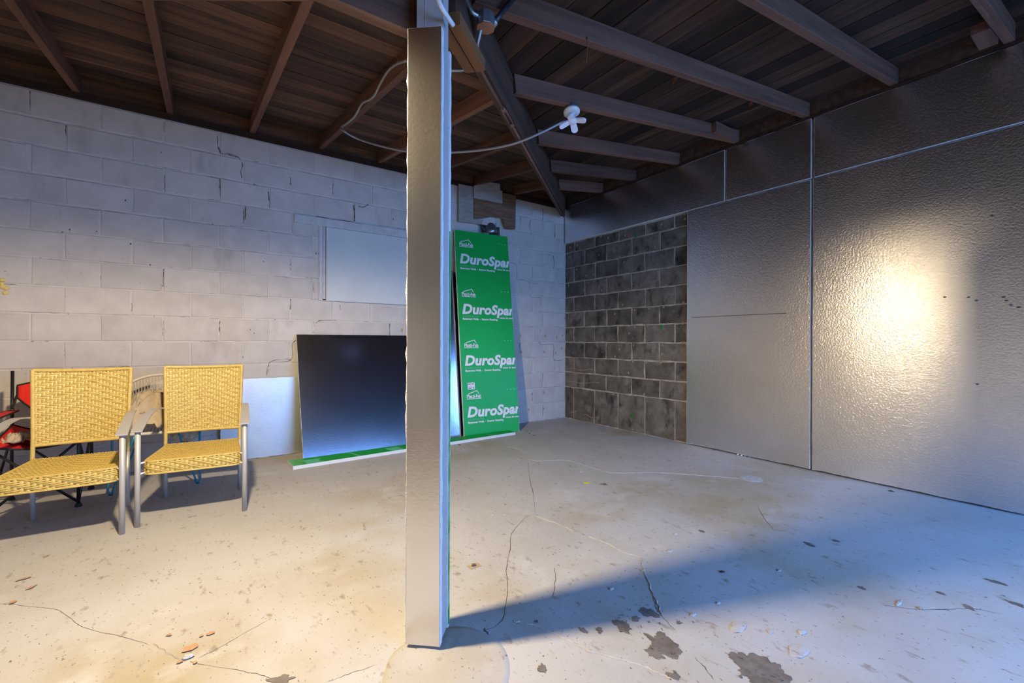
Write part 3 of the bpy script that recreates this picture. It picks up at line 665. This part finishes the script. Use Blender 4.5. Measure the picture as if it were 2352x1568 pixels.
# ------------------------------------------------------------------ junction box and conduits near the post top
jb = empty('junction_box', (1.015, 1.66, 2.45), label='round steel junction box with copper coloured cover', cat='junction box')
J = jb.location.copy()
B().lathe([(.036, 0), (.039, .004), (.039, .055), (.034, .060)], 8).obj('box_body', M_STEEL, jb)
B().lathe([(.041, -.004), (.041, 0), (.036, .001)], 8).obj('cover', M_COPPER, jb)
P, rr_ = ripple(bez([V((.80, 1.66, 2.60)), V((.90, 1.66, 2.545)), V((.945, 1.66, 2.492)), V((.975, 1.66, 2.485))]), .006, .0085, .0105)
B().tube([p-J for p in P], rr_, 8).obj('flexible_conduit', M_STEEL, jb, smooth=True)
P, rr_ = ripple(bez([V((1.005, 1.685, 2.45)), V((1.01, 1.72, 2.41)), V((1.035, 1.77, 2.40)), V((1.045, 1.80, 2.425))]), .006, .0075, .0095)
B().tube([p-J for p in P], rr_, 8).obj('flexible_conduit', M_STEEL, jb, smooth=True)
B().tube([V((1.055, 1.66, 2.485))-J, V((1.085, 1.655, 2.53))-J, V((1.20, 1.645, 2.70))-J], .012, 10).obj('pipe', M_DPIPE, jb, smooth=True)
B().tube([V((1.05, 1.655, 2.478))-J, V((1.058, 1.655, 2.49))-J], .018, 10).obj('pipe_nut', M_STEEL, jb, smooth=True)
P, rr_ = ripple(bez([wy((1087, 153), 1.98), wy((1068, 160), 1.99), wy((1036, 161), 2.02), wy((1000, 158), 2.06)]), .006, .008, .010)
B().tube(P, rr_, 8).obj('flexible_conduit', M_STEEL, smooth=True, label='short flexible conduit running behind the post below the beam', cat='conduit')
B().tube(bez([wy((1000, -20), 1.40), wy((1013, 14), 1.405), wy((1028, 38), 1.42), wy((1041, 58), 1.44)], 5), .008, 10).obj('white_pipe', M_WPVC, smooth=True, label='white plastic pipe end at the top of the post', cat='pipe')

# ------------------------------------------------------------------ lamps
def lamp(loc, label, lit, rz):
    r = empty('ceiling_lamp', loc, rz, label=label, cat='lamp')
    tl = Matrix.Rotation(math.radians(-10), 4, 'X') @ Matrix.Rotation(math.radians(8), 4, 'Y')
    B().lathe([(.046, .0), (.046, -.032), (.040, -.034)], 10, tl).obj('metal_box', M_STEEL, r)
    B().lathe([(.050, -.030), (.057, -.034), (.057, -.046), (.040, -.056), (.022, -.058)], 24, tl).obj('lampholder', M_CERAM, r, smooth=True)
    B().lathe([(.020, -.055), (.020, -.072), (.013, -.074)], 14, tl).obj('socket_ring', M_CERAM, r, smooth=True)
    bl = B().lathe([(.012, -.070), (.014, -.088), (.024, -.102), (.032, -.106), (.034, -.118), (.030, -.122)], 16, tl).obj('bulb', M_BULB, r, smooth=True)
    for k in range(4):
        m4 = tl @ Matrix.Translation((0, 0, -.106)) @ Matrix.Rotation(math.radians(90*k+20), 4, 'Z') @ Matrix.Rotation(math.radians(18), 4, 'Y')
        w, L = .0235, .098; pts = []
        for a in [i*math.pi/8 for i in range(-4, 5)]: pts.append((L-w+w*math.cos(a), w*math.sin(a)))
        pts += [(.024, w*.85), (.024, -w*.85)]
        lb = B().prism(pts, 'z', -.006, .006); lb.v = [tuple(m4 @ V(p)) for p in lb.v]
        leaf = lb.obj('lamp_leaf', M_LIT if lit else M_BULB, bl)
    return r
lamp(V((2.114, 2.316, zE(2.114)-.001)), 'unlit lamp with folding leaves under a rafter above the floor', False, .3)
LL = V((.02, 1.72, 2.39))
lamp(LL, 'lit lamp with folding leaves hanging left of the post', True, .0)
al = bpy.data.lights.new('lamp_glow', 'SPOT'); al.spot_size = math.radians(178); al.spot_blend = .32; al.shadow_soft_size = .06; al.energy = LAMP_W; al.color = (1.0, .78, .48)
alo = bpy.data.objects.new('lamp_glow', al); COL.objects.link(alo); alo.location = (LL.x, LL.y, LL.z-.165)
B().box((LL.x-.06, 1.642, LL.z-.0), (LL.x+.06, LL.y+.055, LL.z+.02)).obj('lamp_bracket', M_BEAM, ceiling)

# cable from the lamp along the rafter, with clips
LX = .972
def onx(q, X): d = ray(q); return O + d*(X/d.x)
cp = [wy((1298, 277), 2.33), wy((1240, 306), 2.42), wy((1180, 330), 2.56), wy((1110, 344), 2.78), wy((1037, 350), 3.02), wy((985, 351), 3.22), wy((930, 347), 3.44), wy((870, 334), 3.66), wy((820, 318), 3.84)]
cp += [onx(q, LX) for q in ((790, 301), (783, 293), (797, 283), (815, 267), (832, 238), (850, 228), (862, 216), (874, 192), (892, 163), (912, 147), (935, 139))]
cab = empty('cable', cp[0], label='grey cable looping from the unlit lamp along a rafter', cat='cable')
B().tube([p-cp[0] for p in bez(cp, 5)], .0085, 8).obj('sheath', M_CONDUIT, cab, smooth=True)
for q in ((784, 294), (831, 239), (912, 148)):
    p = onx(q, LX)-cp[0]; B().box((-.004, -.022, -.012), (.010, .022, .003)).obj('cable_clip', M_COPPER, cab, loc=(p.x+.002, p.y, p.z+.014))

# small things hanging from the rafters
p0, p1 = wy((1349, 86), 1.678), wy((1347, 143), 1.676)
B().tube(bez([p0+V((.01, 0, .0)), p0, p0.lerp(p1, .4)+V((.003, 0, 0)), p1], 4), .0028, 5).obj('string', M_RUSTM, label='short frayed string hanging from the second long rafter', cat='string')
for i, (q, yy, lb) in enumerate((((1550, 184), 1.68, 'torn copper coloured strap hanging mid rafter'), ((1724, 240), 1.68, 'small bent copper coloured strap under the rafter'), ((1822, 263), 1.68, 'copper coloured strap at the wall end of the rafter'))):
    p = wy(q, yy); b = B(); pts = bez([p+V((.006, 0, .022)), p+V((0, -.003, .006)), p+V((-.006, -.002, -.010)), p+V((-.010, .004, -.022 if i == 0 else -.014))], 4); vs = []
    for k, c in enumerate(pts): vs += [c+V((0, -.012, 0)), c+V((0, .012, 0)), c+V((.0015, -.012, .0015)), c+V((.0015, .012, .0015))]
    b.add(vs, [f for k in range(len(pts)-1) for f in ((4*k, 4*k+1, 4*k+5, 4*k+4), (4*k+2, 4*k+6, 4*k+7, 4*k+3), (4*k, 4*k+4, 4*k+6, 4*k+2), (4*k+1, 4*k+3, 4*k+7, 4*k+5))])
    b.obj('metal_strap', M_COPPER, label=lb, cat='strap', group='scraps of strap on the rafter')

# ------------------------------------------------------------------ wicker chairs
def weave(S, nw, nr, amp, chev=True, wf=.84, ww=.62, warp=True):
    b = B()
    def over(i, j):
        jj = abs(j-nw//2) if chev else j
        return ((jj+i) % 4) < 2
    for i in range(nr):
        v = (i+.5)/nr; vs = []; m = nw+1
        for j in range(nw*2+1):
            u = j/(nw*2); jc = min(nw-1, j//2); hgt = amp if over(i, jc) else -amp
            if j % 2 == 0 and j > 0 and j < nw*2: hgt = .5*((amp if over(i, jc-1) else -amp)+hgt)
            for dv, dh in ((-.5*wf, -amp*.7), (0, amp*.5), (.5*wf, -amp*.7)):
                P, N = S(u, min(1, max(0, v+dv/nr))); vs.append(P+N*(hgt+dh))
        k = nw*2+1
        b.add(vs, [f for j in range(k-1) for f in ((3*j, 3*j+1, 3*j+4, 3*j+3), (3*j+1, 3*j+2, 3*j+5, 3*j+4))])
    if warp:
        for j in range(nw):
            u = (j+.5)/nw; vs = []
            for i in range(nr+1):
                v = i/nr; ii = min(nr-1, i); hgt = -amp if over(ii, j) else amp
                for du, dh in ((-.5*ww, -amp*.7), (0, amp*.4), (.5*ww, -amp*.7)):
                    P, N = S(min(1, max(0, u+du/nw)), v); vs.append(P+N*(hgt*.9+dh))
            b.add(vs, [f for i in range(nr) for f in ((3*i, 3*i+1, 3*i+4, 3*i+3), (3*i+1, 3*i+2, 3*i+5, 3*i+4))])
    return b
def make_chair(label):
    r = empty('wicker_chair', (0, 0, 0), label=label, cat='chair', group='yellow wicker armchairs')
    # back: gently hollow sheet leaning backwards
    zb0, zb1 = .452, .895
    def yb(z): return .262+.045*(z-.36)/.54
    def Sb(u, v):
        z = zb0+(zb1-zb0)*v; hw = .216+.010*v; x = -hw+2*hw*u; k = 1-(2*u-1)**2
        return V((x, yb(z)+.018*k, z-.006*k*v)), V((0, -1, .08))
    bk = weave(Sb, 26, 46, .0024).obj('backrest', M_WICK, r, smooth=True)
    def sheet(S, off, n=12):
        vs = [S(i/n, k/n)[0]+S(i/n, k/n)[1]*off for i in range(n+1) for k in range(n+1)]
        return B().add(vs, [(i*(n+1)+k, (i+1)*(n+1)+k, (i+1)*(n+1)+k+1, i*(n+1)+k+1) for i in range(n) for k in range(n)])
    sheet(Sb, -.006).obj('back_liner', M_WICKD, bk, smooth=True)
    for s in (-1, 1):
        P, q = ripple([V((s*.219, yb(.36), .355)), V((s*.219, yb(.5), .5)), V((s*.230, yb(.905), .905))], .0075, .0128, .0098); B().tube(P, q, 8).obj('back_rail', M_WICK, r, smooth=True)
    P, q = ripple([V((-.230+.460*t, yb(.9)+.018*(1-(2*t-1)**2), .902-.006*(1-(2*t-1)**2))) for t in [i/8 for i in range(9)]], .0075, .0123, .0095); B().tube(P, q, 8).obj('back_rail', M_WICK, r, smooth=True)
    P, q = ripple([V((-.218+.436*t, yb(.45)+.018*(1-(2*t-1)**2), .448)) for t in [i/8 for i in range(9)]], .0075, .0110, .0095); B().tube(P, q, 8).obj('back_rail', M_WICK, r, smooth=True)
    # seat
    def hw(y):
        h = .205+(.25-y)/.5*.040
        if y < -.205: h -= .045-math.sqrt(max(0, .045**2-(-.205-y)**2))
        return h
    def St(u, v):
        y = -.249+.499*v; x = hw(y)*(2*u-1); return V((x, y, .372-.010*(1-(2*u-1)**2)*math.sin(math.pi*v)-(.008 if v < .02 else 0))), V((0, 0, 1))
    se = weave(St, 30, 44, .0020, chev=True).obj('seat', M_WICK, r, smooth=True)
    sheet(St, -.005).obj('seat_liner', M_WICKD, se, smooth=True)
    pth = [V((-hw(.25), .25, 0)), V((-hw(.0), .0, 0)), V((-hw(-.205), -.205, 0)), V((-hw(-.237), -.237, 0)), V((-.200, -.250, 0)), V((-.10, -.253, 0)), V((0, -.254, 0)), V((.10, -.253, 0)), V((.200, -.250, 0)), V((hw(-.237), -.237, 0)), V((hw(-.205), -.205, 0)), V((hw(0), 0, 0)), V((hw(.25), .25, 0))]
    pp = bez(pth, 6); LL_ = [0]
    for a, b in zip(pp, pp[1:]): LL_.append(LL_[-1]+(b-a).length)
    def Sa(u, v):
        d = u*LL_[-1]; j = 0
        while j < len(pp)-2 and LL_[j+1] < d: j += 1
        t = (d-LL_[j])/(LL_[j+1]-LL_[j]); p = pp[j].lerp(pp[j+1], t); tg = (pp[j+1]-pp[j]).normalized(); nrm = V((tg.y, -tg.x, 0))
        if nrm.dot(V((p.x, p.y+.0, 0))) < 0: nrm = -nrm
        return V((p.x, p.y, .372-.076*(1-v)))+nrm*(.004*math.sin(math.pi*v)), nrm
    ap = weave(Sa, 62, 8, .0030, chev=False).obj('seat_apron', M_WICK, r, smooth=True)
    sheet(Sa, -.007, 40).obj('apron_liner', M_WICKD, ap, smooth=True)
    for z in (.372, .296):
        P, q = ripple([p+V((0, 0, z)) for p in pp], .009, .0055, .0042); B().tube(P, q, 6).obj('seat_edge', M_WICK, r, smooth=True)
    B().box((-.2, -.24, .300), (.2, .245, .306)).obj('seat_underside', M_WICKD, r)
    # aluminium legs, arms and stubs
    for s in (-1, 1):
        B().tube([V((s*.268, -.268, 0)), V((s*.268, -.266, .300)), V((s*.268, -.262, .556))], .0145, 12).obj('leg', M_ALU, r, smooth=True)
        B().tube([V((s*.219, .272, 0)), V((s*.219, .262, .36))], .0125, 12).obj('leg', M_ALU, r, smooth=True)
        am = []; n = 14
        for i in range(n+1):
            t = i/n; y = -.290+.545*t; z = .556+.075*math.sin(min(1, t*1.25)*math.pi/2)-.0*t - (.012*(t-.8)/.2 if t > .8 else 0); x = s*(.268-.020*t*t); w_ = .027-.010*t
            am += [V((x-w_, y, z)), V((x+w_, y, z)), V((x+w_, y, z+.008)), V((x-w_, y, z+.008))]
        fs = [(4*i+k, 4*i+(k+1) % 4, 4*i+4+(k+1) % 4, 4*i+4+k) for i in range(n) for k in range(4)] + [(3,2,1,0), (4*n, 4*n+1, 4*n+2, 4*n+3)]
        B().add(am, fs).obj('armrest', M_ALU, r)
        B().tube([V((s*.248, .250, .622)), V((s*.226, .285, .615))], .0055, 8).obj('arm_stub', M_ALU, r, smooth=True)
        for z in (.366, .305): B().tube([V((s*.236, -.225, z)), V((s*.262, -.262, z))], .0055, 8).obj('seat_stub', M_PRINT, r, smooth=True)
    return r
def copy_tree(o, parent=None):
    c = o.copy(); COL.objects.link(c); c.parent = parent
    for ch in o.children: copy_tree(ch, c)
    return c
ch1 = make_chair('yellow wicker armchair nearest the silver foil board')
ch2 = copy_tree(ch1); ch2['label'] = 'yellow wicker armchair cut off by the left edge'
ch1.location = (.001, 3.622, 0); ch1.rotation_euler = (0, 0, math.radians(-6))
ch2.location = (-.612, 3.590, 0); ch2.rotation_euler = (0, 0, math.radians(-2))

# ------------------------------------------------------------------ red folding camp chair behind the left wicker chair
cc = empty('camp_chair', (-.86, 4.32, 0), label='red folding camp chair with black frame behind the left wicker chair', cat='chair')
C0 = cc.location.copy()
XL, XR, YF, YR = -1.045, -.645, 4.02, 4.44
def ctube(name, a, b, r=.0095): B().tube([V(a)-C0, V(b)-C0], r, 8).obj(name, M_BLACK, cc, smooth=True)
ctube('back_pole', (XL, YR, .02), (XL-.0, YR+.02, .876)); ctube('back_pole', (XR, YR, .02), (XR, YR+.03, .880))
ctube('front_pole', (XL, YF, .02), (XL, YF, .60)); ctube('front_pole', (XR, YF, .02), (XR, YF, .60))
for a, b in (((XL, YF, .03), (XR, YF, .43)), ((XR, YF, .03), (XL, YF, .43)), ((XL, YR, .03), (XR, YR, .43)), ((XR, YR, .03), (XL, YR, .43)), ((XL, YF, .03), (XL, YR, .43)), ((XL, YR, .03), (XL, YF, .43)), ((XR, YF, .03), (XR, YR, .43)), ((XR, YR, .03), (XR, YF, .43))):
    ctube('cross_tube', a, b, .008)
for x in (XL, XR):
    for y in (YF, YR): B().lathe([(.018, 0), (.020, .006), (.014, .022)], 10).obj('foot', M_TRIMB, cc, loc=(x-C0.x, y-C0.y, 0))
def sling(name, f, nu, nv, m, parent, th=.003):
    vs = [f(i/nu, k/nv)-C0 for i in range(nu+1) for k in range(nv+1)]; fs = [(i*(nv+1)+k, (i+1)*(nv+1)+k, (i+1)*(nv+1)+k+1, i*(nv+1)+k+1) for i in range(nu) for k in range(nv)]
    o = B().add(vs, fs).obj(name, m, parent, smooth=True); md = o.modifiers.new('thickness', 'SOLIDIFY'); md.thickness = th; return o
def fs_(u, v): return V((XL+.005+(XR-XL-.01)*u, YF+(YR-YF)*v, .435+.045*v-.05*math.sin(math.pi*u)*(.6+.4*math.sin(math.pi*v))+.03*(2*u-1)**2*v))
def fb_(u, v):
    zt = .775+.10*u; zb = .53-.03*math.sin(math.pi*u)+.16*(1-u)**3
    return V((XL+.02+(XR-XL-.02)*u, YR+.03+.05*math.sin(math.pi*u), zb+(zt-zb)*v))
se = sling('seat_sling', fs_, 12, 12, M_RED, cc); bs = sling('back_sling', fb_, 14, 10, M_RED, cc)
def bind(f, par):
    pts = [f(t/12, 0) for t in range(13)]+[f(1, t/8) for t in range(1, 9)]+[f(1-t/12, 1) for t in range(1, 13)]+[f(0, 1-t/8) for t in range(1, 9)]
    B().tube([p-C0 for p in pts], .0062, 6).obj('binding', M_TRIMB, par, smooth=True)
bind(fs_, se); bind(fb_, bs)
B().tube([fb_(0, .25)-C0, V((XL+.004, YR, .62))-C0], .007, 6).obj('strap', M_TRIMB, cc)
for x in (XL, XR):
    pts = [(x+.032*math.cos(a)*1.0, YR+.005+.035*math.sin(a)) for a in [i*math.pi/8 for i in range(9)]] + [(x-.032, YF-.04), (x-.016, YF-.065), (x+.016, YF-.065), (x+.032, YF-.04)]
    zz = .600; ar = B().prism([(p[0]-C0.x, p[1]-C0.y) for p in pts], 'z', zz, zz+.006).obj('armrest', M_RED, cc)
    B().tube([V((p[0], p[1], zz+.003))-C0 for p in pts+pts[:1]], .0055, 6).obj('binding', M_TRIMB, ar)
    B().lathe([(.016, .006), (.024, .009), (.016, .010)], 14).obj('grommet', M_TRIMB, ar, loc=(x-C0.x, YR+.008-C0.y, zz))

# ------------------------------------------------------------------ cream cord chair with teal hairpin legs
kc = empty('cord_chair', (-.25, 4.38, 0), label='cream cord chair on teal hairpin legs between the wicker chairs', cat='chair')
K0 = kc.location.copy()
def kring(a): return V((.30*math.cos(a), .235*math.sin(a), .415))
pts = [kring(2*math.pi*i/40) for i in range(41)]
P, q = ripple(pts, .012, .0125, .0115); B().tube(P, q, 8).obj('seat_ring', M_CORD, kc, smooth=True)
def krim(t):
    a = math.pi*t; return V((.315*math.cos(a), .05+.17*math.sin(a), .475+.335*math.sin(a)**.75))
P, q = ripple([kring(.15)] + [krim(.02+.96*i/40) for i in range(41)] + [kring(math.pi-.15)], .010, .0115, .0105); B().tube(P, q, 8).obj('back_rim', M_CORD, kc, smooth=True)
for i in range(46):
    t = (i+.5)/46; a = krim(.04+.92*t); b = kring(math.pi*(.04+.92*t)); m = a.lerp(b, .5)+V((0, .03*math.sin(math.pi*t), -.01))
    B().tube(bez([a, m, b], 3), .0029, 5).obj('back_cord', M_CORD, kc, smooth=True)
for i in range(26):
    x = -.28+.56*(i+.5)/26; y = .235*math.sqrt(max(0, 1-(x/.30)**2)); B().tube([V((x, -y, .415)), V((x, 0, .39)), V((x, y, .415))], .0029, 5).obj('seat_cord', M_CORD, kc, smooth=True)
for (fx, fy, ax, ay, bx, by) in ((-.507, 4.185, -.51, 4.27, -.375, 4.165), (-.007, 4.17, -.13, 4.165, .005, 4.27), (-.49, 4.60, -.50, 4.50, -.36, 4.58), (.0, 4.60, -.13, 4.59, .01, 4.50)):
    f = V((fx, fy, 0)); a, b = V((ax, ay, .41)), V((bx, by, .41)); d = (b-a).normalized()
    B().tube([p-K0 for p in bez([a, a.lerp(f, .6)+V((0, 0, 0)), f-d*.022+V((0, 0, .05)), f-d*.013+V((0, 0, .016)), f+V((0, 0, .0085)), f+d*.013+V((0, 0, .016)), f+d*.022+V((0, 0, .05)), b.lerp(f, .6), b], 5)], .0065, 8).obj('hairpin_leg', M_TEAL, kc, smooth=True)
    B().lathe([(.010, 0), (.011, .003), (.008, .006)], 10).obj('foot_cap', M_BLACK, kc, loc=(fx-K0.x, fy-K0.y, 0))

# cloths and plastic bag on the chairs
def cloth(name, c, sx, sy, h, m, label, cat, seed, fold=.022, n=64, dz=0.0):
    vs = []
    for i in range(n+1):
        for k in range(n+1):
            u, v = 2*i/n-1, 2*k/n-1; r = min(1, math.sqrt(u*u*.9+v*v*.9))
            q = V((u*1.5+seed, v*1.5, seed*.7)); w = V((noise.noise(q*1.3), noise.noise(q*1.3+V((9, 2, 4))), 0))*.55
            rid = 1-abs(noise.noise((q+w)*2.3)); rid2 = 1-abs(noise.noise((q+w)*5.1+V((3, 3, 3))))
            z = h*(1-r**2.6) + fold*(rid**3*2.2+rid2**3*.9-1.2)
            sq = math.sqrt(1-.35*min(1, max(u*u, v*v))*min(u*u, v*v))
            vs.append((u*sx*sq+fold*.7*noise.noise(q*3), v*sy*sq+fold*.7*noise.noise(q*3+V((5, 5, 5))), max(z, -.012)+dz))
    o = B().add(vs, [(i*(n+1)+k, (i+1)*(n+1)+k, (i+1)*(n+1)+k+1, i*(n+1)+k+1) for i in range(n) for k in range(n)]).obj(name, m, smooth=True, loc=c, label=label, cat=cat)
    md = o.modifiers.new('thickness', 'SOLIDIFY'); md.thickness = .002; return o
cloth('drop_cloth', (-.275, 4.335, .430), .245, .20, .235, M_CANVAS, 'crumpled beige canvas cloth heaped on the cord chair', 'cloth', 3.1, .034)
cloth('folded_cloth', (-.93, 4.19, .432), .10, .09, .05, M_CANVAS, 'small pale cloth lying on the red camp chair seat', 'cloth', 7.7, .014, 28)
lump('hanging_cloth', (-.085, 4.30, .362), (.085, .06, .055), M_CANVAS, None, seed=4, sub=4, label='bulge of beige canvas hanging under the cord chair seat', cat='cloth')
bag = lump('plastic_bag', (-.185, 4.45, .690), (.125, .075, .10), M_PLAST, None, seed=11, sub=4, label='clear plastic bag lying on the canvas cloth', cat='bag')
for p in bag.data.polygons: p.use_smooth = True

# ------------------------------------------------------------------ little things on the floor
c = fl((1347, 1109)); B().box((-.024, -.014, .0006), (.024, .014, .0022)).obj('tape_piece', M_YTAPE, loc=(c.x, c.y, 0), label='small yellow piece of tape on the floor', cat='tape').rotation_euler = (0, 0, YAW*-1)
def leaf(q, L, w, label, m=M_LEAF):
    c = fl(q); b = B(); vs = []
    for i in range(7):
        t = i/6; ww = w*math.sin(math.pi*min(.97, max(.05, t)))
        vs += [(L*(t-.5), -ww, .004*math.sin(t*3)+.0015), (L*(t-.5), 0, .0015+.006*math.sin(t*3)), (L*(t-.5), ww, .004*math.sin(t*3)+.0015)]
    b.add(vs, [f for i in range(6) for f in ((3*i, 3*i+3, 3*i+4, 3*i+1), (3*i+1, 3*i+4, 3*i+5, 3*i+2))])
    o = b.obj('dry_leaf', m, loc=(c.x, c.y, 0), label=label, cat='leaf', group='dry leaves on the floor'); o.rotation_euler = (0, 0, random.uniform(0, 6)); md = o.modifiers.new('thickness', 'SOLIDIFY'); md.thickness = .001
leaf((1055, 1022), .05, .010, 'brown chip by the near end of the green strip')
leaf((1216, 996), .03, .008, 'dry leaf bit on the floor near the painted corner')
leaf((1226, 1000), .05, .006, 'dark thin leaf bit on the floor near the painted corner')
leaf((2048, 1128), .04, .008, 'dark dry leaf beside the large foil board')
leaf((1660, 1314), .03, .010, 'small brown leaf in the middle of the open floor')
leaf((2112, 1397), .025, .007, 'small tan leaf on the right of the floor', M_OCHRE)
c = fl((1090, 1300)); dp = empty('dark_debris', (c.x, c.y, 0), label='flattened scrap with a dark lump right of the post', cat='debris')
B().box((-.03, -.018, .0005), (.03, .018, .002)).obj('scrap', M_OCHRE, dp); lump('dark_lump', (-.002, .004, .006), (.012, .010, .006), M_PATCH, dp, seed=3, sub=2)
c = fl((432, 1511)); lump('pebble', (c.x, c.y, .006), (.018, .010, .007), M_FOOT, None, seed=2, sub=2, label='grey pebble beside the rusty floor spots', cat='stone')
for i, q in enumerate(((1695, 1045), (1703, 1047), (1712, 1047), (1722, 1049))):
    c = fl(q); lump('foam_crumb', (c.x, c.y, .007), (.012, .009, .007), M_FOAM, None, seed=i, sub=2, label=('leftmost white foam crumb at the foot of the narrow foil board', 'second foam crumb from the left under the narrow foil board', 'third foam crumb from the left under the narrow foil board', 'rightmost foam crumb at the foot of the narrow foil board')[i], cat='foam crumb', group='foam crumbs by the narrow foil board')
